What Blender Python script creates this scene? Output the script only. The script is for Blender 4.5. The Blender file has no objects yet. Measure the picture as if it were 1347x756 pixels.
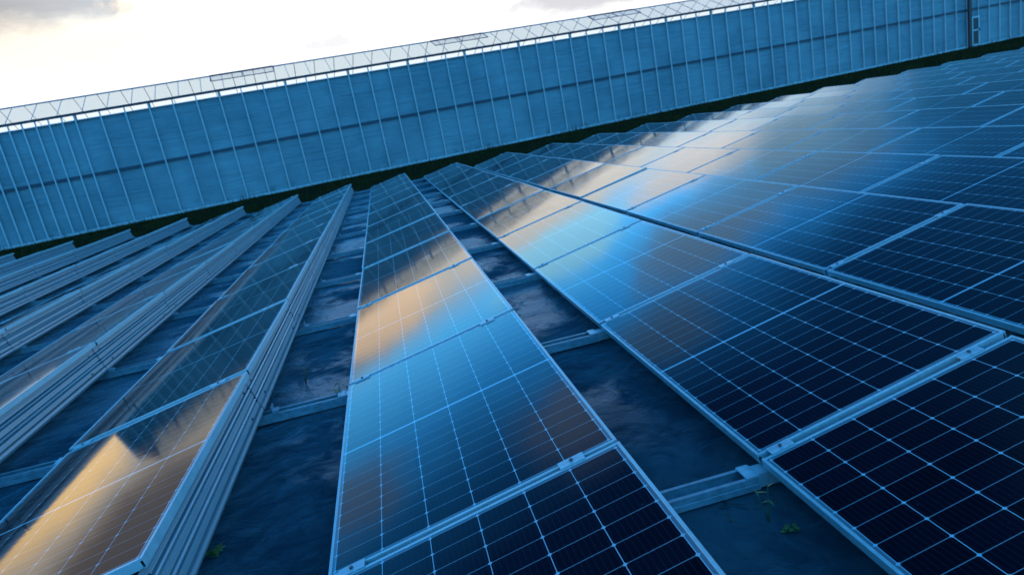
import bpy, math, random
from mathutils import Vector, Matrix
random.seed(7)
R = math.radians
S = bpy.context.scene
COL = S.collection

# ------------------------------------------------------------------ camera
CAM = (0.5072, -1.9673, 1.3131)
YAW, PITCH, ROLL = -0.1482, 1.3211, -0.1925
cd = bpy.data.cameras.new('camera')
cam = bpy.data.objects.new('camera', cd)
COL.objects.link(cam)
cam.matrix_world = (Matrix.Translation(CAM) @ Matrix.Rotation(YAW, 4, 'Z') @ Matrix.Rotation(PITCH, 4, 'X') @ Matrix.Rotation(ROLL, 4, 'Z'))
cd.sensor_width = 36.0
cd.lens = 36.0 * 891.336 / 1347.0
cd.clip_start = 0.02
cd.clip_end = 5000
cd.dof.use_dof = True
cd.dof.focus_distance = 2.7
cd.dof.aperture_fstop = 4.5
S.camera = cam

# ------------------------------------------------------------------ view
S.view_settings.view_transform = 'Standard'
S.view_settings.look = 'None'
S.view_settings.exposure = 0.0
S.view_settings.gamma = 1.0
S.cycles.use_denoising = True
S.cycles.max_bounces = 8
S.cycles.transparent_max_bounces = 16
S.cycles.sample_clamp_indirect = 6.0


# ------------------------------------------------------------------ node helper
class NT:
    def __init__(self, tree):
        self.t = tree
        self.t.nodes.clear()

    def n(self, kind, **kw):
        x = self.t.nodes.new(kind)
        for k, v in kw.items():
            setattr(x, k, v)
        return x

    def put(self, sock, v):
        if v is None:
            return
        if isinstance(v, bpy.types.NodeSocket):
            self.t.links.new(v, sock)
        elif isinstance(v, (tuple, list)):
            if len(v) == 3 and sock.type == 'RGBA':
                v = (*v, 1.0)
            sock.default_value = v
        else:
            sock.default_value = v

    def m(self, op, a, b=None, c=None, clamp=False):
        x = self.n('ShaderNodeMath', operation=op, use_clamp=clamp)
        self.put(x.inputs[0], a)
        self.put(x.inputs[1], b)
        if c is not None:
            self.put(x.inputs[2], c)
        return x.outputs[0]

    def mix(self, f, a, b, blend='MIX'):
        x = self.n('ShaderNodeMix', data_type='RGBA', blend_type=blend)
        x.clamp_factor = True
        self.put(x.inputs[0], f)
        self.put(x.inputs[6], a)
        self.put(x.inputs[7], b)
        return x.outputs[2]

    def step(self, v, lo, hi, a=0.0, b=1.0):
        x = self.n('ShaderNodeMapRange', interpolation_type='SMOOTHSTEP')
        self.put(x.inputs[0], v)
        for i, s in enumerate((lo, hi, a, b)):
            self.put(x.inputs[i + 1], s)
        return x.outputs[0]

    def ramp(self, f, stops, interp='LINEAR'):
        x = self.n('ShaderNodeValToRGB')
        e = x.color_ramp.elements
        x.color_ramp.interpolation = interp
        while len(e) < len(stops):
            e.new(0.5)
        for el, (p, c) in zip(e, stops):
            el.position = p
            el.color = (*c, 1.0)
        self.put(x.inputs[0], f)
        return x.outputs[0]

    def noise(self, vec, scale, detail=3.0, rough=0.5, dist=0.0, col=False):
        x = self.n('ShaderNodeTexNoise')
        self.put(x.inputs['Vector'], vec)
        x.inputs['Scale'].default_value = scale
        x.inputs['Detail'].default_value = detail
        x.inputs['Roughness'].default_value = rough
        x.inputs['Distortion'].default_value = dist
        return x.outputs[1 if col else 0]

    def sep(self, v):
        x = self.n('ShaderNodeSeparateXYZ')
        self.put(x.inputs[0], v)
        return x.outputs

    def comb(self, a, b, c=0.0):
        x = self.n('ShaderNodeCombineXYZ')
        for i, v in enumerate((a, b, c)):
            self.put(x.inputs[i], v)
        return x.outputs[0]

    def scale(self, v, s):
        x = self.n('ShaderNodeVectorMath', operation='MULTIPLY')
        self.put(x.inputs[0], v)
        x.inputs[1].default_value = s
        return x.outputs[0]


# ------------------------------------------------------------------ world: evening sky, bright cloud bank low in front, deep blue above
SUN_AZ, SUN_EL = -100.0, 12.0      # azimuth measured from +Y towards +X
W = bpy.data.worlds.new('World')
S.world = W
W.use_nodes = True
w = NT(W.node_tree)
tc = w.n('ShaderNodeTexCoord')
vx, vy, vz = w.sep(tc.outputs['Generated'])
DEG = 57.29578
az0 = w.m('MULTIPLY', w.m('ARCTAN2', vx, vy), DEG)
el0 = w.m('MULTIPLY', w.m('ARCSINE', vz), DEG)
skyc = w.comb(w.m('MULTIPLY', az0, 0.06), w.m('MULTIPLY', el0, 0.13))
nz1 = w.noise(skyc, 1.3, 7.0, 0.62)
nz2 = w.noise(w.scale(skyc, (1, 1, 1)), 2.9, 7.0, 0.62, 0.4)
el = w.m('ADD', el0, w.m('MULTIPLY', w.m('SUBTRACT', nz1, 0.5), 5.0))
az = w.m('ADD', az0, w.m('MULTIPLY', w.m('SUBTRACT', nz2, 0.5), 10.0))
sky = w.n('ShaderNodeTexSky', sky_type='NISHITA')
sky.sun_disc = False
sky.sun_elevation = R(SUN_EL)
sky.sun_rotation = R(SUN_AZ)
sky.air_density = 1.2
sky.dust_density = 0.6
sky.ozone_density = 3.0
SKS = 10.0                                      # colours below are radiance; divided here, multiplied by the Background strength 0.1
front = w.ramp(w.m('DIVIDE', el, 60.0, clamp=True), [
    (0.00, (0.115, 0.112, 0.108)), (0.14, (0.125, 0.120, 0.113)), (0.18, (0.16, 0.145, 0.12)),
    (0.225, (0.11, 0.16, 0.19)), (0.27, (0.034, 0.215, 0.43)), (0.36, (0.012, 0.135, 0.35)),
    (0.44, (0.004, 0.055, 0.16)), (0.56, (0.0010, 0.009, 0.036)), (0.75, (0.0006, 0.003, 0.011)), (1.0, (0.001, 0.007, 0.024))])
back = w.ramp(w.m('DIVIDE', el0, 90.0, clamp=True), [
    (0.0, (0.034, 0.130, 0.235)), (0.25, (0.014, 0.118, 0.245)), (0.6, (0.008, 0.074, 0.178)), (1.0, (0.001, 0.011, 0.036))])
fr = w.m('MAXIMUM', w.step(az0, 28.0, 60.0), w.step(az0, -46.0, -62.0))
c = w.mix(fr, front, back)


def blob(c, a, e, sa, se, colour, amount=1.0, soft=0.36):
    dx = w.m('DIVIDE', w.m('SUBTRACT', az, a), sa)
    dy = w.m('DIVIDE', w.m('SUBTRACT', el, e), se)
    d = w.m('SQRT', w.m('ADD', w.m('MULTIPLY', dx, dx), w.m('MULTIPLY', dy, dy)))
    f = w.step(d, 1.0 - soft, 1.0 + soft, amount, 0.0)
    return w.mix(f, c, colour)


c = blob(c, -30, 12.5, 9, 3.0, (0.034, 0.026, 0.021), 0.92)           # brownish bank left of the glow
c = blob(c, -37, 5.6, 8, 3.2, (0.30, 0.20, 0.085), 0.95)            # glow where the sun hides
c = blob(c, -26, 14.6, 9, 3.6, (0.040, 0.038, 0.037), 0.96, 0.5)     # grey brown cloud, top left
c = blob(c, -16, 12.8, 9, 1.6, (0.052, 0.050, 0.050), 0.85, 0.6)
c = blob(c, -21, 9.6, 9, 1.6, (0.115, 0.104, 0.086), 0.8, 0.6)
c = blob(c, -1.5, 7.6, 2.2, 0.5, (0.088, 0.086, 0.088), 0.8)
c = blob(c, -9, 11.8, 6, 2.2, (0.27, 0.195, 0.125), 0.9)
c = blob(c, 8, 12.8, 12, 1.9, (0.19, 0.175, 0.15), 0.8)
c = blob(c, 7, 16.2, 7, 1.8, (0.10, 0.23, 0.30), 0.85)
c = blob(c, 28, 16.0, 10, 2.3, (0.13, 0.155, 0.17), 0.85, 0.5)
c = blob(c, 21, 15.8, 6, 1.8, (0.20, 0.195, 0.185), 0.9)
c = blob(c, -20, 22.6, 4, 2.2, (0.048, 0.068, 0.092), 0.7, 0.6)
c = blob(c, 0, 28.5, 5, 3.0, (0.056, 0.076, 0.105), 0.65, 0.6)
c = blob(c, 18, 21.5, 6, 2.4, (0.044, 0.070, 0.090), 0.8, 0.5)
c = blob(c, 11, 26.0, 5, 2.2, (0.030, 0.055, 0.078), 0.6, 0.55)
c = blob(c, -72, 9, 24, 15, (0.010, 0.036, 0.066), 0.9)
c = blob(c, 85, 15, 34, 9, (0.066, 0.132, 0.180), 0.9)
c = blob(c, 29, 19.2, 7, 3.2, (0.034, 0.066, 0.090), 0.85, 0.5)
c = blob(c, 45, 18.0, 11, 7.0, (0.003, 0.021, 0.045), 0.92)
c = blob(c, 36, 31, 14, 9, (0.001, 0.013, 0.042), 0.85, 0.5)
c = blob(c, 19, 7.4, 6, 1.2, (0.062, 0.060, 0.064), 0.8)
nish = w.mix(1.0, sky.outputs[0], (0.003, 0.009, 0.016), 'MULTIPLY')
c = w.mix(1.0, w.mix(1.0, c, (SKS, SKS, SKS), 'MULTIPLY'), nish, 'ADD')
c = w.mix(1.0, c, (10.0, 10.0, 10.0), 'MULTIPLY')
bg = w.n('ShaderNodeBackground')
w.put(bg.inputs[0], c)
bg.inputs[1].default_value = 0.1
wo = w.n('ShaderNodeOutputWorld')
w.t.links.new(bg.outputs[0], wo.inputs[0])

# ------------------------------------------------------------------ sun (behind the cloud bank)
sl = bpy.data.lights.new('sun', 'SUN')
sl.energy = 0.5
sl.angle = R(20)
sl.color = (1.0, 0.90, 0.78)
so = bpy.data.objects.new('sun', sl)
COL.objects.link(so)
sd = Vector((math.sin(R(SUN_AZ)) * math.cos(R(SUN_EL)), math.cos(R(SUN_AZ)) * math.cos(R(SUN_EL)), math.sin(R(SUN_EL))))
so.rotation_euler = sd.to_track_quat('Z', 'Y').to_euler()
so.location = (-20, 20, 30)


# ------------------------------------------------------------------ mesh helpers
class MB:
    def __init__(self):
        self.v, self.f, self.mi = [], [], []

    def face(self, pts, mi=0):
        i = len(self.v)
        self.v += [tuple(p) for p in pts]
        self.f.append(tuple(range(i, i + len(pts))))
        self.mi.append(mi)

    def box(self, x0, x1, y0, y1, z0, z1, mi=0, bev=0.0):
        if bev:
            b = bev      # chamfered upper long edges only
            prof = [(x0, z0), (x1, z0), (x1, z1 - b), (x1 - b, z1), (x0 + b, z1), (x0, z1 - b)]
            self.prism_y(prof, y0, y1, mi)
            return
        i = len(self.v)
        self.v += [(x, y, z) for x in (x0, x1) for y in (y0, y1) for z in (z0, z1)]
        for q in ((0, 1, 3, 2), (4, 6, 7, 5), (0, 4, 5, 1), (2, 3, 7, 6), (0, 2, 6, 4), (1, 5, 7, 3)):
            self.f.append(tuple(i + k for k in q))
            self.mi.append(mi)

    def prism_y(self, prof, y0, y1, mi=0, cap=True):
        n = len(prof)
        i = len(self.v)
        self.v += [(x, y0, z) for x, z in prof] + [(x, y1, z) for x, z in prof]
        for k in range(n):
            a, b = k, (k + 1) % n
            self.f.append((i + a, i + b, i + n + b, i + n + a))
            self.mi.append(mi)
        if cap:
            self.f.append(tuple(i + k for k in reversed(range(n))))
            self.f.append(tuple(i + n + k for k in range(n)))
            self.mi += [mi, mi]

    def prism_x(self, prof, x0, x1, mi=0, cap=True):
        n = len(prof)
        i = len(self.v)
        self.v += [(x0, y, z) for y, z in prof] + [(x1, y, z) for y, z in prof]
        for k in range(n):
            a, b = k, (k + 1) % n
            self.f.append((i + a, i + n + a, i + n + b, i + b))
            self.mi.append(mi)
        if cap:
            self.f.append(tuple(i + k for k in range(n)))
            self.f.append(tuple(i + n + k for k in reversed(range(n))))
            self.mi += [mi, mi]

    def tube(self, pts, rad, n=6, mi=0):
        pts = [Vector(p) for p in pts]
        if not isinstance(rad, (list, tuple)):
            rad = [rad] * len(pts)
        i = len(self.v)
        for k, p in enumerate(pts):
            t = (pts[min(k + 1, len(pts) - 1)] - pts[max(k - 1, 0)]).normalized()
            u = t.cross(Vector((0.31, 0.2, 0.93)))
            if u.length < 1e-3:
                u = t.cross(Vector((1, 0, 0)))
            u.normalize()
            v = t.cross(u)
            for a in range(n):
                q = p + (u * math.cos(2 * math.pi * a / n) + v * math.sin(2 * math.pi * a / n)) * rad[k]
                self.v.append(tuple(q))
        for k in range(len(pts) - 1):
            for a in range(n):
                b = (a + 1) % n
                self.f.append((i + k * n + a, i + k * n + b, i + (k + 1) * n + b, i + (k + 1) * n + a))
                self.mi.append(mi)
        self.f.append(tuple(i + a for a in reversed(range(n))))
        self.f.append(tuple(i + (len(pts) - 1) * n + a for a in range(n)))
        self.mi += [mi, mi]

    def mesh(self, name, mats, smooth=False):
        me = bpy.data.meshes.new(name)
        me.from_pydata(self.v, [], self.f)
        for m_ in mats if isinstance(mats, (list, tuple)) else [mats]:
            me.materials.append(m_)
        me.polygons.foreach_set('material_index', self.mi)
        if smooth:
            me.polygons.foreach_set('use_smooth', [True] * len(me.polygons))
        me.update()
        return me


def obj(name, me, parent=None, loc=(0, 0, 0)):
    o = bpy.data.objects.new(name, me)
    COL.objects.link(o)
    o.location = loc
    if parent:
        o.parent = parent
    return o


def tag(o, label=None, cat=None, group=None, kind=None):
    for k, v in (('label', label), ('category', cat), ('group', group), ('kind', kind)):
        if v:
            o[k] = v
    return o


def empty(name, loc):
    o = bpy.data.objects.new(name, None)
    o.empty_display_size = 0.1
    COL.objects.link(o)
    o.location = loc
    return o


def copy_thing(root):
    r = root.copy()
    COL.objects.link(r)
    for ch in list(root.children):
        c_ = ch.copy()
        COL.objects.link(c_)
        c_.parent = r
        for g in list(ch.children):
            d_ = g.copy()
            COL.objects.link(d_)
            d_.parent = c_
    return r


# ------------------------------------------------------------------ materials
def mat(name):
    m_ = bpy.data.materials.new(name)
    m_.use_nodes = True
    t = NT(m_.node_tree)
    p = t.n('ShaderNodeBsdfPrincipled')
    o = t.n('ShaderNodeOutputMaterial')
    t.t.links.new(p.outputs[0], o.inputs[0])
    return m_, t, p


def bump(t, p, h, strength=0.3, dist=0.01):
    b = t.n('ShaderNodeBump')
    b.inputs['Strength'].default_value = strength
    b.inputs['Distance'].default_value = dist
    t.put(b.inputs['Height'], h)
    t.t.links.new(b.outputs[0], p.inputs['Normal'])


PW, PL, FH = 1.038, 1.755, 0.035
FT = 0.011                         # frame lip seen from above

# anodised aluminium, slightly dirty
def alu(name, base, metal, rough, streak=(2, 40, 2), amt=0.25):
    m_, t, p = mat(name)
    tc_ = t.n('ShaderNodeTexCoord').outputs['Object']
    oi = t.n('ShaderNodeObjectInfo')
    n1 = t.noise(t.scale(tc_, streak), 1.0, 4.0, 0.6)
    n2 = t.noise(tc_, 35.0, 3.0, 0.6)
    f = t.m('MULTIPLY', t.m('ADD', n1, n2), 0.5)
    dark = tuple(x * (1 - amt) for x in base)
    c_ = t.mix(t.step(f, 0.38, 0.62), dark, base)
    c_ = t.mix(t.m('MULTIPLY', oi.outputs['Random'], 0.18), c_, dark)
    t.put(p.inputs['Base Color'], c_)
    p.inputs['Metallic'].default_value = metal
    t.put(p.inputs['Roughness'], t.step(n2, 0.3, 0.7, rough - 0.06, rough + 0.1))
    return m_


M_FRAME = alu('anodised_frame', (0.31, 0.44, 0.50), 0.30, 0.38, (3, 3, 3), 0.15)
M_RAIL = alu('weathered_rail', (0.18, 0.30, 0.38), 0.35, 0.42, (2, 30, 20), 0.35)
M_CLAMP = alu('clamp_metal', (0.34, 0.47, 0.54), 0.4, 0.40)
M_BOLT = alu('bolt_steel', (0.10, 0.11, 0.12), 0.7, 0.4)
M_DEFL, t, p = mat('galvanised_sheet')
co = t.n('ShaderNodeTexCoord').outputs['Object']
oi = t.n('ShaderNodeObjectInfo')
n1 = t.noise(t.scale(co, (0.0, 0.25, 260.0)), 1.0, 3.0, 0.6)
n2 = t.noise(t.scale(co, (6.0, 3.0, 6.0)), 1.0, 3.0, 0.5)
c_ = t.mix(t.step(n1, 0.35, 0.65), (0.13, 0.19, 0.235), (0.32, 0.39, 0.44))
c_ = t.mix(t.m('MULTIPLY', t.step(n2, 0.5, 0.75), 0.3), c_, (0.15, 0.20, 0.25))
c_ = t.mix(t.m('MULTIPLY', oi.outputs['Random'], 0.25), c_, (0.17, 0.24, 0.30))
t.put(p.inputs['Base Color'], c_)
p.inputs['Metallic'].default_value = 0.35
t.put(p.inputs['Roughness'], t.step(n1, 0.3, 0.7, 0.34, 0.48))

# solar glass over dark half-cut cells
M_CELL, t, p = mat('solar_glass')
co = t.n('ShaderNodeTexCoord').outputs['Object']
oi = t.n('ShaderNodeObjectInfo')
u, v, _z = t.sep(co)
CW = (PW - 0.046) / 6.0
HL = (PL - 0.05 - 0.012) / 2.0
RH = HL / 10.0
uu = t.m('DIVIDE', t.m('SUBTRACT', u, 0.023), CW)
fu = t.m('FRACT', uu)
du = t.m('MULTIPLY', t.m('MINIMUM', fu, t.m('SUBTRACT', 1.0, fu)), CW)
hi = t.m('GREATER_THAN', v, PL / 2)
v1 = t.m('SUBTRACT', v, t.m('ADD', 0.025, t.m('MULTIPLY', hi, HL + 0.012)))
vv = t.m('DIVIDE', v1, RH)
fv = t.m('FRACT', vv)
dv = t.m('MULTIPLY', t.m('MINIMUM', fv, t.m('SUBTRACT', 1.0, fv)), RH)
colline = t.m('LESS_THAN', du, 0.0012)
rowline = t.m('LESS_THAN', dv, 0.0010)
dia = t.m('LESS_THAN', t.m('ADD', du, dv), 0.0075)
outu = t.m('MAXIMUM', t.m('LESS_THAN', u, 0.023), t.m('GREATER_THAN', u, PW - 0.023))
outv = t.m('MAXIMUM', t.m('LESS_THAN', v1, 0.0), t.m('GREATER_THAN', v1, HL))
midgap = t.m('MULTIPLY', t.m('LESS_THAN', t.m('ABSOLUTE', t.m('SUBTRACT', v, PL / 2)), 0.0055), 1.0)
outer = t.m('MULTIPLY', t.m('MAXIMUM', outu, outv), 0.35)
fb = t.m('FRACT', t.m('MULTIPLY', fu, 9.0))
db = t.m('MULTIPLY', t.m('ABSOLUTE', t.m('SUBTRACT', fb, 0.5)), CW / 9.0)
bus = t.m('MULTIPLY', t.m('LESS_THAN', db, 0.00045), 0.045)
line = t.m('MAXIMUM', t.m('MAXIMUM', t.m('MAXIMUM', colline, dia), t.m('MULTIPLY', rowline, 0.62)), t.m('MAXIMUM', bus, t.m('MAXIMUM', midgap, outer)))
cellid = t.comb(t.m('FLOOR', uu), t.m('ADD', t.m('FLOOR', vv), t.m('MULTIPLY', hi, 20.0)), t.m('MULTIPLY', oi.outputs['Random'], 50.0))
wn = t.n('ShaderNodeTexWhiteNoise')
t.put(wn.inputs['Vector'], cellid)
cellc = t.mix(wn.outputs['Value'], (0.0007, 0.0013, 0.0042), (0.0012, 0.0024, 0.007))
dust = t.noise(t.scale(co, (3, 3, 3)), 2.0, 5.0, 0.6)
basec = t.mix(line, cellc, (0.24, 0.35, 0.43))
basec = t.mix(t.m('MULTIPLY', t.step(dust, 0.45, 0.8), 0.004), basec, (0.4, 0.4, 0.38))
spk = t.noise(co, 55.0, 2.0, 0.5)
basec = t.mix(t.m('MULTIPLY', t.step(spk, 0.74, 0.80), 0.10), basec, (0.4, 0.42, 0.42))
t.put(p.inputs['Base Color'], basec)
p.inputs['IOR'].default_value = 1.32
rv = t.noise(t.scale(co, (1.0, 1.2, 1.0)), 1.6, 4.0, 0.6)
t.put(p.inputs['Roughness'], t.step(rv, 0.3, 0.7, 0.035, 0.075))
st1 = t.noise(t.scale(co, (1.0, 30.0, 1.0)), 1.0, 3.0, 0.6)
st2 = t.noise(t.scale(co, (14.0, 420.0, 1.0)), 1.0, 2.0, 0.5)
h = t.m('ADD', t.m('MULTIPLY', st1, 0.5), t.m('MULTIPLY', st2, 0.05))
bump(t, p, h, 0.12, 0.002)

M_BACK, t, p = mat('white_backsheet')
p.inputs['Base Color'].default_value = (0.55, 0.56, 0.57, 1)
p.inputs['Roughness'].default_value = 0.6

# woven ground sheet with dust and old puddle marks
M_GROUND, t, p = mat('ground_sheet')
co = t.n('ShaderNodeTexCoord').outputs['Object']
n1 = t.noise(co, 1.1, 6.0, 0.6, 0.6)
n2 = t.noise(co, 7.0, 5.0, 0.65, 0.8)
n3 = t.noise(t.scale(co, (1.0, 2.4, 1.0)), 14.0, 4.0, 0.6, 1.2)
n4 = t.noise(co, 0.9, 2.0, 0.5)
c_ = t.mix(t.step(t.m('ADD', t.m('MULTIPLY', n1, 0.6), t.m('MULTIPLY', n2, 0.4)), 0.38, 0.64), (0.006, 0.020, 0.032), (0.032, 0.060, 0.078))
c_ = t.mix(t.m('MULTIPLY', t.step(n3, 0.60, 0.72), t.m('MULTIPLY', t.step(n4, 0.44, 0.60, 0.0, 0.75), t.step(t.sep(co)[1], 0.4, 1.7))), c_, (0.14, 0.23, 0.30))
c_ = t.mix(t.m('MULTIPLY', t.step(n2, 0.60, 0.70), 0.7), c_, (0.012, 0.012, 0.012))
sx, sy, sz = t.sep(co)
c_ = t.mix(t.step(t.m('ADD', sy, t.m('MULTIPLY', n2, 0.6)), 18.5, 19.2), c_, (0.012, 0.013, 0.007))
t.put(p.inputs['Base Color'], c_)
wet = t.m('MULTIPLY', t.step(t.m('ADD', n4, t.m('MULTIPLY', n2, 0.35)), 0.62, 0.74), t.m('MULTIPLY', t.step(t.sep(co)[1], 0.2, 1.6), t.step(t.sep(co)[1], 17.0, 18.0, 1.0, 0.0)))
t.put(p.inputs['Roughness'], t.mix(wet, (0.6, 0.6, 0.6), (0.2, 0.2, 0.2)))
t.put(p.inputs['Specular IOR Level'], t.m('MULTIPLY', wet, 0.22))
p.inputs['Specular Tint'].default_value = (0.45, 0.78, 1.0, 1.0)
t.put(p.inputs['Sheen Weight'], t.step(sy, 16.5, 18.0, 0.30, 0.0))
p.inputs['Sheen Roughness'].default_value = 0.35
p.inputs['Sheen Tint'].default_value = (0.25, 0.65, 1.0, 1.0)
weave = t.m('ADD', t.m('SINE', t.m('MULTIPLY', sx, 1300.0)), t.m('SINE', t.m('MULTIPLY', sy, 1300.0)))
wr = t.noise(t.scale(co, (1.5, 2.0, 1.0)), 1.8, 4.0, 0.5, 0.8)
h = t.m('ADD', t.m('MULTIPLY', wr, 1.0), t.m('ADD', t.m('MULTIPLY', n2, 0.35), t.m('MULTIPLY', weave, 0.004)))
bump(t, p, h, 0.75, 0.04)

M_GRASS, t, p = mat('grass_blades')
co = t.n('ShaderNodeTexCoord').outputs['Object']
n1 = t.noise(co, 1.5, 3.0)
t.put(p.inputs['Base Color'], t.mix(t.step(n1, 0.35, 0.65), (0.006, 0.010, 0.003), (0.028, 0.030, 0.008)))
p.inputs['Roughness'].default_value = 0.9
p.inputs['Specular IOR Level'].default_value = 0.05
M_WEED, t, p = mat('weed_green')
co = t.n('ShaderNodeTexCoord').outputs['Object']
t.put(p.inputs['Base Color'], t.mix(t.noise(co, 60.0, 2.0), (0.018, 0.045, 0.010), (0.045, 0.085, 0.016)))
p.inputs['Roughness'].default_value = 0.5
M_DRY, t, p = mat('weed_dry')
co = t.n('ShaderNodeTexCoord').outputs['Object']
t.put(p.inputs['Base Color'], t.mix(t.noise(co, 60.0, 2.0), (0.06, 0.055, 0.02), (0.10, 0.10, 0.04)))

# pale film screen of the glasshouse
M_FILM, t, p = mat('screen_film')
co = t.n('ShaderNodeTexCoord').outputs['Object']
w1 = t.noise(t.scale(co, (0.22, 1.0, 2.2)), 1.5, 5.0, 0.6, 1.4)
w2 = t.noise(co, 0.5, 4.0, 0.55)
w3 = t.noise(co, 2.2, 5.0, 0.6)
fx, fy, fz = t.sep(co)
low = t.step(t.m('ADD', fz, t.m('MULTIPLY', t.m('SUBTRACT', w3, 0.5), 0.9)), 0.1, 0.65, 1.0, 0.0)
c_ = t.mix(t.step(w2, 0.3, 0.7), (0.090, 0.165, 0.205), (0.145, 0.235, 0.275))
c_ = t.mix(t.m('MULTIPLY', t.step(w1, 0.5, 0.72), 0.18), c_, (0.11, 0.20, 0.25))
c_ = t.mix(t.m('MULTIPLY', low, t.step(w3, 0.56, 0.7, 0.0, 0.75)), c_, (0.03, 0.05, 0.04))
t.put(p.inputs['Base Color'], c_)
p.inputs['Roughness'].default_value = 0.55
bump(t, p, w1, 0.5, 0.10)
M_POST = alu('wall_aluminium', (0.34, 0.43, 0.48), 0.3, 0.45, (3, 3, 3), 0.15)
M_GUTTER = alu('gutter_metal', (0.07, 0.12, 0.17), 0.3, 0.5, (3, 3, 3), 0.2)
M_MIDR = alu('shaded_rail', (0.022, 0.045, 0.075), 0.2, 0.5, (3, 3, 3), 0.2)  # middle rail, darker than the gutter, its shadow included in the base colour
M_DARK, t, p = mat('dark_steel')
p.inputs['Base Color'].default_value = (0.012, 0.016, 0.022, 1)
p.inputs['Roughness'].default_value = 0.5
M_RBAR = alu('roof_bar_metal', (0.22, 0.28, 0.33), 0.3, 0.45, (3, 3, 3), 0.15)


def glass(name, tint, refl):
    m_ = bpy.data.materials.new(name)
    m_.use_nodes = True
    t = NT(m_.node_tree)
    a = t.n('ShaderNodeBsdfTransparent')
    a.inputs[0].default_value = (*tint, 1)
    g = t.n('ShaderNodeBsdfGlossy')
    g.inputs['Roughness'].default_value = 0.03
    g.inputs['Color'].default_value = (0.9, 0.95, 1, 1)
    lw = t.n('ShaderNodeLayerWeight')
    lw.inputs['Blend'].default_value = 0.5
    mx = t.n('ShaderNodeMixShader')
    t.put(mx.inputs[0], t.m('ADD', 0.04, t.m('MULTIPLY', t.m('POWER', lw.outputs[1], 5.0), refl)))
    t.t.links.new(a.outputs[0], mx.inputs[1])
    t.t.links.new(g.outputs[0], mx.inputs[2])
    o = t.n('ShaderNodeOutputMaterial')
    t.t.links.new(mx.outputs[0], o.inputs[0])
    return m_


M_GLASS = glass('clear_pane', (0.84, 0.91, 0.95), 1.0)

M_CLEAR = glass('eave_pane', (0.97, 0.975, 0.975), 0.5)
# ------------------------------------------------------------------ ground
GZ = -0.10
from mathutils import noise as mn


def gh(x, y):
    a = mn.noise(Vector((x * 0.9, y * 0.9, 3.1))) * 0.010 + max(0.0, min(1.0, y - 0.8)) * 0.014 * (mn.noise(Vector((x * 2.3 + y, y * 3.7, 6.4))) - 0.25) + mn.noise(Vector((x * 3.1, y * 4.7, 9.1))) * 0.007
    a += (mn.noise(Vector((x * 9 + y * 3, y * 11, 1.7)))) * 0.003
    if y > 18.5:
        a += mn.noise(Vector((x * 0.4, y * 0.6, 5))) * 0.05 * min(1.0, (y - 18.5) / 2)
    return min(a, 0.010)


def axis(a, b, lo, hi, fine, big):
    r = []
    x = lo
    while x < hi - 1e-6:
        r.append(x)
        x += fine
    r.append(hi)
    g = fine
    x = lo
    pre = []
    while x > a:
        g *= 1.35
        x = max(a, x - g)
        pre.append(x)
    x, g = hi, fine
    while x < b:
        g *= 1.35
        x = min(b, x + g)
        r.append(x)
    return pre[::-1] + r


xs = axis(-900, 900, -4.0, 4.5, 0.035, 50)
ys = axis(-300, 1500, -2.0, 9.0, 0.035, 50)
b = MB()
b.v = [(x, y, GZ + gh(x, y)) for y in ys for x in xs]
nx = len(xs)
b.f = [(j * nx + i, j * nx + i + 1, (j + 1) * nx + i + 1, (j + 1) * nx + i) for j in range(len(ys) - 1) for i in range(nx - 1)]
b.mi = [0] * len(b.f)
tag(obj('ground', b.mesh('ground', M_GROUND, True)), kind='structure')

# ------------------------------------------------------------------ solar array
TILT = 0.2048
CT, ST = math.cos(TILT), math.sin(TILT)
PITCHX, JP = 1.4829, 1.7818
XO = {-6: .0021, -5: -.0096, -4: -.017, -3: -.013, -2: -.0162, -1: -.0148, 0: .038, 1: .0648, 2: .0749, 3: -.0325, 4: -.06}
YO = {-6: -.0365, -5: -.0682, -4: -.0722, -3: -.0441, -2: .0685, -1: .0644, 0: .017, 1: .0139, 2: -.0223, 3: -.1, 4: .0}
NJ = 10
FIRST = {-7: 8, -6: 7, -5: 6, -4: 4, -3: 2, -2: 0, -1: 0, 0: -1, 1: -1, 2: -1, 3: 0, 4: 1, 5: 2, 6: 3, 7: 4, 8: 4, 9: 5, 10: 6, 11: 7, 12: 7, 13: 8, 14: 9}
ORD = ['zeroth', 'first', 'second', 'third', 'fourth', 'fifth', 'sixth', 'seventh', 'eighth', 'ninth', 'tenth', 'eleventh', 'twelfth', 'thirteenth', 'fourteenth', 'fifteenth']


def rowx(r):
    return r * PITCHX + XO.get(r, 0.0)


def rowy(r):
    return YO.get(r, 0.0)


def rowname(r):
    if r == 0:
        return 'the middle row'
    return '%s row %s of middle' % (ORD[abs(r)], 'left' if r < 0 else 'right')


def from_end(j):
    k = NJ - j
    return 'greenhouse end panel' if k == 1 else None, k


# frame: four bars, each with the lip over the glass and the outer web
b = MB()


def bar_prof(a, s):
    # a = outer coordinate, s = direction inwards
    return [(a, -FH), (a + s * 0.022, -FH), (a + s * 0.022, -FH + 0.002), (a + s * 0.002, -FH + 0.002), (a + s * 0.002, -0.009), (a + s * FT, -0.009),
            (a + s * FT, -0.0012), (a + s * (FT - 0.0012), 0.0), (a + s * 0.0012, 0.0), (a, -0.0012)]


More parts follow.
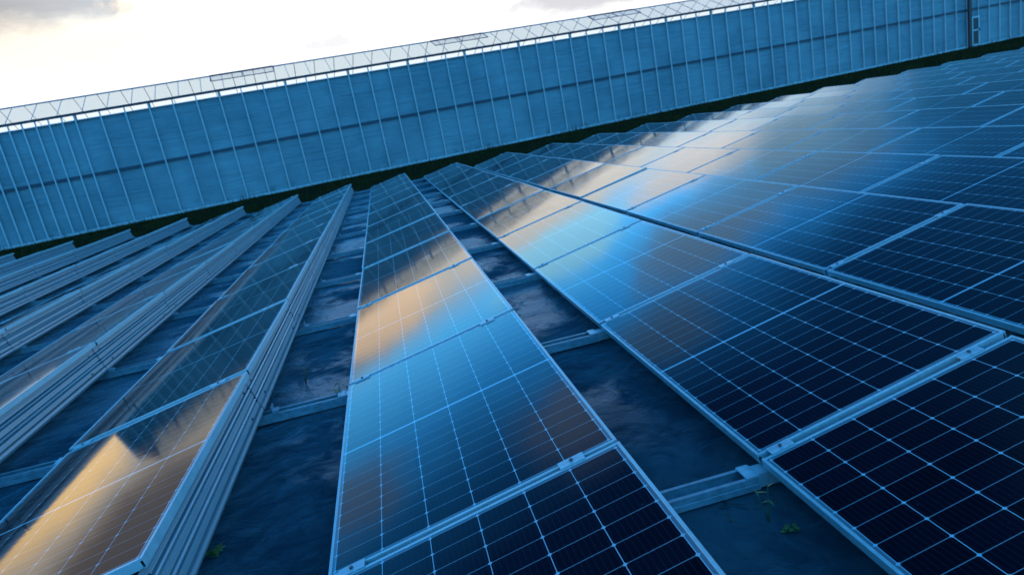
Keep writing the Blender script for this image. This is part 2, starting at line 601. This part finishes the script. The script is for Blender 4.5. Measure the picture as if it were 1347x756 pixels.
b.prism_y(bar_prof(0.0, 1), 0.0, PL)
b.prism_y(bar_prof(PW, -1)[::-1], 0.0, PL)
b.prism_x([(y, z - 0.0004) for y, z in bar_prof(0.0, 1)], FT, PW - FT)
b.prism_x([(y, z - 0.0004) for y, z in bar_prof(PL, -1)][::-1], FT, PW - FT)
ME_FRAME = b.mesh('panel_frame', M_FRAME)
b = MB()
e = FT - 0.0005
b.face([(e, e, -0.0022), (PW - e, e, -0.0022), (PW - e, PL - e, -0.0022), (e, PL - e, -0.0022)], 0)
b.face([(e, PL - e, -0.0075), (PW - e, PL - e, -0.0075), (PW - e, e, -0.0075), (e, e, -0.0075)], 1)
ME_GLASS = b.mesh('cell_sheet', [M_CELL, M_BACK])
# clamp that bridges two frames at a joint
b = MB()
G = JP - PL
y0, y1 = PL - 0.008, PL + G + 0.008
b.prism_x([(y0, 0.0006), (y1, 0.0006), (y1, 0.0042), (y1 - 0.001, 0.0048), (y0 + 0.001, 0.0048), (y0, 0.0042)], -0.045, 0.045)
b.box(-0.045, 0.045, PL + 0.004, PL + 0.007, -0.034, 0.0005)
b.box(-0.045, 0.045, PL + G - 0.007, PL + G - 0.004, -0.034, 0.0005)
ME_CLAMP = b.mesh('clamp', M_CLAMP)
b = MB()
yc = PL + G / 2
b.tube([(0, yc, 0.0050), (0, yc, 0.0110)], 0.0065, 6)
ME_BOLT = b.mesh('bolt', M_BOLT)
# thin strip seen down in the joint
proto = empty('solar_panel', (0, 0, 0))
obj('frame', ME_FRAME, proto)
obj('cell_sheet', ME_GLASS, proto)
for xc in (0.085, PW - 0.17):
    cl = obj('clamp', ME_CLAMP, proto, (xc, 0, 0))
    obj('bolt', ME_BOLT, cl)

PTILT = {(0, 2): (-0.45, 0.0), (1, 3): (-0.45, 0.0), (-1, 1): (-0.45, 0.0), (2, 4): (-0.5, 0.0)}
first = True
PANELS = {}
for r in sorted(FIRST):
    for j in range(FIRST[r], NJ):
        if first:
            o = proto
            first = False
        else:
            o = copy_thing(proto)
        o.location = (rowx(r), j * JP + rowy(r) + (JP - PL) / 2, 0)
        rnd = random.Random(r * 91 + j * 7)
        dp, dt = PTILT.get((r, j), (rnd.uniform(-0.22, 0.22), rnd.uniform(-0.26, 0.26)))
        o.location.z -= math.sin(R(dp)) * PL / 2
        o.rotation_euler = (R(dp), -TILT + R(dt), 0)
        k = NJ - j
        pos = 'nearest the greenhouse' if k == 1 else '%s from the greenhouse' % ORD[k]
        tag(o, 'dark solar panel, %s, in %s' % (pos, rowname(r)), 'solar panel', 'solar panels in tilted rows')
        PANELS[(r, j)] = o

# ribbed wind plates closing the high side of each row
b = MB()
pts = [(1.0000, 0.176), (1.0045, 0.150), (1.0090, 0.136), (0.9900, 0.134), (0.9900, 0.126), (1.0130, 0.124), (1.0190, 0.119), (1.0180, 0.112), (1.0010, 0.110), (1.0010, 0.104), (1.0190, 0.102),
       (1.0270, 0.076), (1.0060, 0.074), (1.0060, 0.066), (1.0290, 0.064), (1.0350, 0.059), (1.0340, 0.052), (1.0180, 0.050), (1.0180, 0.044), (1.0360, 0.042),
       (1.0440, 0.016), (1.0280, 0.014), (1.0280, 0.008), (1.0500, 0.006), (1.0570, -0.012), (1.0510, -0.030)]
th = 0.0018
prof = pts + [(x - th, z - th * 0.4) for x, z in reversed(pts)]
b.prism_y(prof, 0.004, JP - 0.004)
ME_DEFL = b.mesh('plate', M_DEFL)
ME_DEFL.name = 'wind_plate'
b = MB()
for yy in (0.09, JP - 0.09):
    b.tube([(1.004, yy, 0.140), (1.012, yy, 0.142)], 0.007, 8)
for yy in (0.16, JP - 0.2):
    b.tube([(1.037, yy, 0.026), (1.047, yy, 0.028)], 0.006, 8)
ME_SCREW = b.mesh('screw', M_BOLT)
dproto = None
for r in sorted(FIRST):
    if r > 1:
        continue
    for j in range(FIRST[r] - (1 if r == -1 else 0), NJ):
        if dproto is None:
            dproto = obj('wind_plate', ME_DEFL)
            for (yy, xx, zz) in ((0.09, 1.006, 0.140), (JP - 0.11, 1.006, 0.140), (0.18, 1.041, 0.026), (JP - 0.22, 1.041, 0.026)):
                b = MB()
                b.tube([(0, 0, 0), (0.006, 0, 0.001)], 0.0065, 8)
                obj('screw', b.mesh('screw', M_BOLT), dproto, (xx, yy, zz))
            o = dproto
        else:
            o = copy_thing(dproto)
        rnd = random.Random(r * 31 + j * 5)
        o.location = (rowx(r) + rnd.uniform(-0.001, 0.001), j * JP + rowy(r) - 0.055, rnd.uniform(-0.001, 0.001))
        k = NJ - j
        pos = 'nearest the greenhouse' if k == 1 else '%s from the greenhouse' % ORD[k]
        tag(o, 'ribbed metal wind plate, %s, behind %s' % (pos, rowname(r)), 'wind plate', 'ribbed wind plates behind the rows')

# floor rails: open channels lying on the sheet from row to row
HW, RZ0, RZ1 = 0.040, GZ + 0.006, -0.045
b = MB()
tw = 0.003
chan = [(-HW, RZ0), (HW, RZ0), (HW, RZ0 + 0.022), (HW - 0.004, RZ0 + 0.025), (HW, RZ0 + 0.028), (HW, RZ1), (HW - 0.014, RZ1), (HW - 0.014, RZ1 - tw), (HW - tw, RZ1 - tw), (HW - tw - 0.002, RZ0 + 0.028),
        (HW - tw - 0.004, RZ0 + 0.012), (-HW + tw + 0.004, RZ0 + 0.012), (-HW + tw + 0.002, RZ0 + 0.028), (-HW + tw, RZ1 - tw), (-HW + 0.014, RZ1 - tw), (-HW + 0.014, RZ1), (-HW, RZ1),
        (-HW, RZ0 + 0.028), (-HW + 0.004, RZ0 + 0.025), (-HW, RZ0 + 0.022)]
b.prism_x(chan, -1.38, -0.030)
b.box(-1.30, -0.10, -0.010, 0.010, RZ0 + 0.0125, RZ0 + 0.022)
ME_RAIL = b.mesh('floor_rail', M_RAIL)
b = MB()       # saddle on the rail end that carries the low edge
b.prism_y([(-0.075, RZ1 + 0.0005), (-0.030, RZ1 + 0.0005), (-0.030, RZ1 + 0.004), (-0.033, RZ1 + 0.007), (-0.072, RZ1 + 0.007), (-0.075, RZ1 + 0.004)], -HW - 0.001, HW + 0.001)
b.box(-0.0298, -0.0268, -HW, HW, RZ0, RZ1 + 0.004)
b.box(-0.0265, 0.060, -0.030, 0.030, RZ0, RZ1 + 0.004)
ME_SADDLE = b.mesh('end_saddle', M_CLAMP)
b = MB()       # foot clip that holds the wind plate, and the rear upright under the ridge
b.box(-0.440, -0.405, -0.030, 0.030, RZ1 + 0.0005, RZ1 + 0.012)
b.box(-0.440, -0.434, -0.030, 0.030, RZ1 + 0.0125, RZ1 + 0.040)
ME_FOOT = b.mesh('foot_clip', M_RAIL)
b = MB()
b.box(-0.610, -0.570, -0.020, 0.020, RZ1 + 0.0005, 0.135)
ME_UP = b.mesh('upright', M_RAIL)
rproto = None
for r in sorted(FIRST):
    if r < -5 or r > 3:
        continue
    for j in range(max(FIRST[r] + (1 if r >= 2 else 0), FIRST.get(r - 1, 0)), NJ + 1):
        if rproto is None:
            rproto = obj('floor_rail', ME_RAIL)
            obj('end_saddle', ME_SADDLE, rproto)
            obj('foot_clip', ME_FOOT, rproto)
            obj('upright', ME_UP, rproto)
            o = rproto
        else:
            o = copy_thing(rproto)
        o.location = (rowx(r), j * JP + rowy(r), 0)
        k = NJ - j + 1
        pos = 'nearest the greenhouse' if k == 1 else '%s from the greenhouse' % ORD[k]
        lab = {0: 'between middle row and first row left', 1: 'between middle row and first row right'}.get(r)
        if lab is None:
            lab = 'between %s and %s rows %s' % (ORD[abs(r) - (1 if r > 0 else 0)], ORD[abs(r) + (1 if r < 0 else 0)], 'left' if r < 0 else 'right')
        tag(o, 'aluminium floor rail, %s, %s' % (pos, lab), 'rail', 'floor rails under the rows')

# ------------------------------------------------------------------ greenhouse
WY, WK = 28.25, 0.15
WX0, WX1 = -14.6, 47.0
WTH = math.atan(WK)
gr = empty('greenhouse', (0, WY, GZ))
gr.rotation_euler = (0, 0, WTH)
tag(gr, 'long greenhouse with blue film screened side wall and clear glass roof', 'greenhouse')
K = math.sqrt(1 + WK * WK)


def S_(x):                # world X on the wall line -> coordinate along the wall
    return x * K


s0, s1 = S_(WX0), S_(WX1)
H_EAVE, H_FILM, H_MID = 4.32, 4.12, 2.08
# film, gently billowing between the posts
POSTS = [-10.18 - 0.43 * k for k in range(1, 11)] + [-10.18 + 0.845 * k for k in range(0, 68)]
POSTS = sorted(S_(x) for x in POSTS if WX0 <= x <= WX1)
b = MB()
ns, nh = int((s1 - s0) / 0.14), 24
for iz in range(nh + 1):
    for ix in range(ns + 1):
        x = s0 + (s1 - s0) * ix / ns
        z = 0.02 + (H_FILM - 0.02) * iz / nh
        y = 0.07 + mn.noise(Vector((x * 0.5, z * 2.6, 4))) * 0.022 + mn.noise(Vector((x * 1.6, z * 5.0, 8))) * 0.010
        b.v.append((x, y, z))
b.f = [(j * (ns + 1) + i, j * (ns + 1) + i + 1, (j + 1) * (ns + 1) + i + 1, (j + 1) * (ns + 1) + i) for j in range(nh) for i in range(ns)]
b.mi = [0] * len(b.f)
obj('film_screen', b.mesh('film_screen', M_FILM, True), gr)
b = MB()
b.box(-0.022, 0.022, -0.035, 0.02, 0.0, H_EAVE - 0.03)
ME_POST = b.mesh('wall_post', M_POST)
for i, s in enumerate(POSTS):
    obj('wall_post', ME_POST, gr, (s, 0, 0))
b = MB()
b.prism_x([(-0.004, H_MID - 0.05), (0.03, H_MID - 0.05), (0.03, H_MID + 0.05), (-0.004, H_MID + 0.05)], s0, s1)
obj('middle_rail', b.mesh('middle_rail', M_MIDR), gr)
b = MB()
b.prism_x([(-0.05, 0.0), (0.03, 0.0), (0.03, 0.10), (-0.05, 0.08)], s0, s1)
obj('base_sill', b.mesh('base_sill', M_POST), gr)
b = MB()
b.prism_x([(-0.02, H_FILM - 0.03), (0.06, H_FILM - 0.03), (0.06, H_FILM + 0.0), (-0.02, H_FILM + 0.0)], s0, s1)
obj('screen_rail', b.mesh('screen_rail', M_POST), gr)
b = MB()
b.prism_x([(-0.10, H_EAVE + 0.05), (-0.06, H_EAVE - 0.03), (0.08, H_EAVE - 0.03), (0.12, H_EAVE + 0.05), (0.10, H_EAVE + 0.05), (0.07, H_EAVE - 0.01), (-0.05, H_EAVE - 0.01), (-0.08, H_EAVE + 0.05)], s0, s1)
obj('gutter', b.mesh('gutter', M_GUTTER), gr)
b = MB()
b.face([(s0, 0.012, H_FILM), (s1, 0.012, H_FILM), (s1, 0.012, H_EAVE), (s0, 0.012, H_EAVE)])
obj('eave_glass', b.mesh('eave_glass', M_CLEAR), gr)
b = MB()
b.box(-0.05, 0.05, -0.03, 0.05, H_FILM, H_EAVE - 0.03)
ME_BR = b.mesh('gutter_bracket', M_GUTTER)
for i in range(0, 24):
    x = -12.72 + 2.535 * i
    if x < WX1:
        obj('gutter_bracket', ME_BR, gr, (S_(x) + 0.02, 0, 0))
RY, RZ = 1.6, 5.08
E0 = H_EAVE + 0.03
b = MB()
b.face([(s0, 0.06, E0), (s1, 0.06, E0), (s1, RY, RZ), (s0, RY, RZ)])
obj('roof_glass', b.mesh('roof_glass', M_GLASS), gr)
b = MB()
b.face([(s0, RY, RZ), (s1, RY, RZ), (s1, 2 * RY, E0), (s0, 2 * RY, E0)])
obj('roof_glass', b.mesh('roof_glass', M_GLASS), gr)
b = MB()
b.tube([(s0, RY, RZ + 0.01), (s1, RY, RZ + 0.01)], 0.028, 6)
obj('ridge', b.mesh('ridge', M_RBAR), gr)
b = MB()
b.tube([(0, 0.06, E0 + 0.012), (0, RY, RZ)], 0.013, 4)
ME_BAR = b.mesh('roof_bar', M_RBAR)
bx_ = [s0 + 0.5 + 0.85 * i for i in range(int((s1 - s0) / 0.85))]
for s in bx_:
    obj('roof_bar', ME_BAR, gr, (s, 0, 0))
b = MB()
for s in bx_:
    b.tube([(s + 0.4, RY, RZ), (s + 0.4, 2 * RY, E0)], 0.013, 4)
b.tube([(s0, 2 * RY, E0), (s1, 2 * RY, E0)], 0.03, 4)
o = obj('far_roof_bars', b.mesh('rear_roof_frame', M_RBAR), gr)
o.name = 'rear_roof_frame'
# vents just under the ridge
for x in (-5.3, 4.05, 11.9, 19.8, 27.7):
    b = MB()
    s, L_ = S_(x), 2.5
    dy, dz = (RY - 0.06), (RZ - E0)

    def P_(f, off=0.05):
        return 0.06 + dy * f, E0 + dz * f + off
    ya, za = P_(0.97)
    yb, zb = P_(0.48, 0.10)
    for q in (([s, ya, za], [s + L_, ya, za]), ([s, yb, zb], [s + L_, yb, zb]), ([s, ya, za], [s, yb, zb]), ([s + L_, ya, za], [s + L_, yb, zb]), ([s + L_ / 2, ya, za], [s + L_ / 2, yb, zb])):
        b.tube(q, 0.018, 4)
    vn = obj('roof_vent', b.mesh('roof_vent', M_GUTTER), gr)
    b = MB()
    b.face([(s, yb, zb + 0.002), (s + L_, yb, zb + 0.002), (s + L_, ya, za + 0.002), (s, ya, za + 0.002)])
    obj('pane', b.mesh('pane', M_CLEAR), vn)
# gable end at the left corner
b = MB()
b.box(s0 - 0.06, s0 + 0.04, -0.05, 0.06, 0.0, H_EAVE)
obj('corner_post', b.mesh('corner_post', M_POST), gr)
b = MB()
b.face([(s0, 0.07, 0.02), (s0, 2 * RY, 0.02), (s0, 2 * RY, E0), (s0, RY, RZ), (s0, 0.07, E0)])
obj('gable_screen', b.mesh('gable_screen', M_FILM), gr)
# dark downpipe and the door beside it
b = MB()
sp = S_(34.68)
b.box(sp - 0.10, sp + 0.10, -0.16, -0.04, 0.0, H_EAVE)
b.box(sp - 0.14, sp + 0.14, -0.18, -0.036, 2.0, 2.10)
obj('downpipe', b.mesh('downpipe', M_DARK), gr)
b = MB()
sd0, sd1, dh = S_(34.86), S_(35.46), 1.66
for (x0, x1, z0, z1) in ((sd0, sd0 + 0.09, 0.03, dh), (sd1 - 0.09, sd1, 0.03, dh), (sd0 + 0.09, sd1 - 0.09, dh - 0.09, dh), (sd0 + 0.09, sd1 - 0.09, 0.03, 0.14), (sd0 + 0.09, sd1 - 0.09, 0.86, 0.94)):
    b.box(x0, x1, -0.085, -0.04, z0, z1)
dr = obj('door', b.mesh('door', M_POST), gr)
b = MB()
b.box(sd0 + 0.09, sd1 - 0.09, -0.07, -0.05, 0.14, 0.86)
b.box(sd0 + 0.09, sd1 - 0.09, -0.07, -0.05, 0.94, dh - 0.09)
obj('pane', b.mesh('pane', M_DARK), dr)
b = MB()
b.box(sd1 - 0.06, sd1 - 0.03, -0.13, -0.086, 0.84, 0.98)
obj('handle', b.mesh('handle', M_DARK), dr)

# ------------------------------------------------------------------ rough grass between the array and the greenhouse
b = MB()
rg = random.Random(3)
for i in range(52000):
    x = rg.uniform(-17, 44)
    ylim = WY + WK * x - 0.12
    ystart = 18.35 + 0.25 * mn.noise(Vector((x * 0.8, 0, 0)))
    y = ystart + (ylim - ystart) * rg.random()
    if mn.noise(Vector((x * 0.7, y * 0.7, 2))) < -0.35:
        continue
    h_ = (rg.uniform(0.05, 0.15) + (0.18 if rg.random() < 0.06 else 0)) * (1.0 + 0.9 * mn.noise(Vector((x * 0.5, y * 0.5, 7))))
    a = rg.uniform(0, 6.283)
    wd = rg.uniform(0.006, 0.014)
    lx, ly = rg.uniform(-0.06, 0.06), rg.uniform(-0.06, 0.06)
    z = GZ + gh(x, y) - 0.02
    ca, sa = math.cos(a) * wd, math.sin(a) * wd
    b.face([(x - ca, y - sa, z), (x + ca, y + sa, z), (x + lx, y + ly, z + h_)])
tag(obj('grass', b.mesh('grass', M_GRASS)), kind='stuff', label='rough dark grass strip along the foot of the greenhouse wall')


# ------------------------------------------------------------------ weeds coming up through the sheet
def leaf(b, base, d, ln, wd, droop=0.3):
    d = Vector(d).normalized()
    side = d.cross(Vector((0, 0, 1)))
    if side.length < 0.05:
        side = Vector((1, 0, 0))
    side.normalize()
    p0 = Vector(base)
    prev = None
    n = 4
    for k in range(n + 1):
        f = k / n
        c_ = p0 + d * ln * f - Vector((0, 0, droop * ln * f * f))
        w_ = wd * math.sin(math.pi * min(1, f * 0.92 + 0.08)) + 0.0006
        cur = (c_ - side * w_, c_ + side * w_)
        if prev:
            b.face([prev[0], prev[1], cur[1], cur[0]])
        prev = cur


def weed(x, y, stems, label, seed, stemmat, leafmat, hgt, leaves, ll=0.03, lw=0.006, spread=0.4):
    rw = random.Random(seed)
    z = GZ + gh(x, y) - 0.004
    o = empty('weed', (x, y, z))
    tag(o, label, 'weed')
    for s in range(stems):
        b = MB()
        a = rw.uniform(0, 6.28)
        tip = Vector((math.cos(a) * spread * hgt, math.sin(a) * spread * hgt, hgt * rw.uniform(0.7, 1.0)))
        pts_ = [tip * f + Vector((0, 0, 0.12 * hgt * math.sin(f * 3.14))) for f in (0, .25, .5, .75, 1)]
        b.tube(pts_, [0.0022, 0.002, 0.0016, 0.0012, 0.0008], 5)
        st = obj('stem', b.mesh('stem', stemmat, True), o)
        b = MB()
        for k in range(leaves):
            f = 0.3 + 0.7 * (k + 1) / leaves
            a2 = rw.uniform(0, 6.28)
            leaf(b, tip * f + Vector((0, 0, 0.12 * hgt * math.sin(f * 3.14))), (math.cos(a2), math.sin(a2), rw.uniform(0.0, 0.6)), ll * rw.uniform(0.6, 1.2), lw)
        if leaves:
            obj('leaves', b.mesh('leaves', leafmat), o).name = 'foliage'
    return o


weed(1.45, -0.19, 2, 'green sprout with thin stems under the low edge of the first right row', 1, M_WEED, M_WEED, 0.12, 3, 0.035, 0.003, 0.25)
weed(1.48, -0.26, 2, 'small flat green weed in shade beside the taller thin sprout', 2, M_WEED, M_WEED, 0.02, 5, 0.03, 0.008, 0.8)
weed(-0.03, 1.86, 2, 'leafy twig leaning on the low edge of the middle row', 3, M_DRY, M_WEED, 0.13, 6, 0.035, 0.009, 0.35)
weed(-0.28, 2.30, 5, 'bare dry stems standing on the sheet left of the middle row', 4, M_DRY, M_DRY, 0.13, 2, 0.012, 0.002, 0.5)
weed(-0.445, 0.52, 3, 'low green weed at the foot of the nearest wind plate', 5, M_WEED, M_WEED, 0.035, 5, 0.035, 0.011, 0.6)

# crumbs of soil and dead leaf bits blown against the rails and wind plates
M_CRUMB, t, p = mat('soil_crumbs')
co = t.n('ShaderNodeTexCoord').outputs['Object']
t.put(p.inputs['Base Color'], t.mix(t.noise(co, 9.0, 2.0), (0.010, 0.010, 0.009), (0.07, 0.065, 0.05)))
p.inputs['Roughness'].default_value = 0.9
b = MB()
rd = random.Random(11)
for i in range(900):
    r = rd.choice((-1, 0, 0, 1, 1))
    x = rowx(r) - rd.choice((rd.uniform(0.02, 0.42), rd.uniform(0.30, 0.43), rd.uniform(0.02, 0.10)))
    y = rd.uniform(-0.9, 8.0)
    if rd.random() < 0.5:
        y = round(y / JP) * JP + rd.choice((-1, 1)) * rd.uniform(0.045, 0.14)
    if abs(y - round((y - rowy(r)) / JP) * JP - rowy(r)) < 0.043:
        continue
    sz = rd.uniform(0.0015, 0.0045) if rd.random() < 0.9 else rd.uniform(0.005, 0.011)
    z = GZ + gh(x, y)
    a = rd.uniform(0, 6.28)
    k = 5
    ring = [(x + math.cos(a + q * 6.283 / k) * sz * rd.uniform(0.6, 1.5), y + math.sin(a + q * 6.283 / k) * sz * rd.uniform(0.5, 1.2), z + rd.uniform(0.0, 0.4) * sz) for q in range(k)]
    top = (x, y, z + sz * 0.8)
    for q in range(k):
        b.face([ring[q], ring[(q + 1) % k], top])
tag(obj('soil_crumbs', b.mesh('soil_crumbs', M_CRUMB)), kind='stuff', label='dark soil crumbs scattered on the ground sheet')
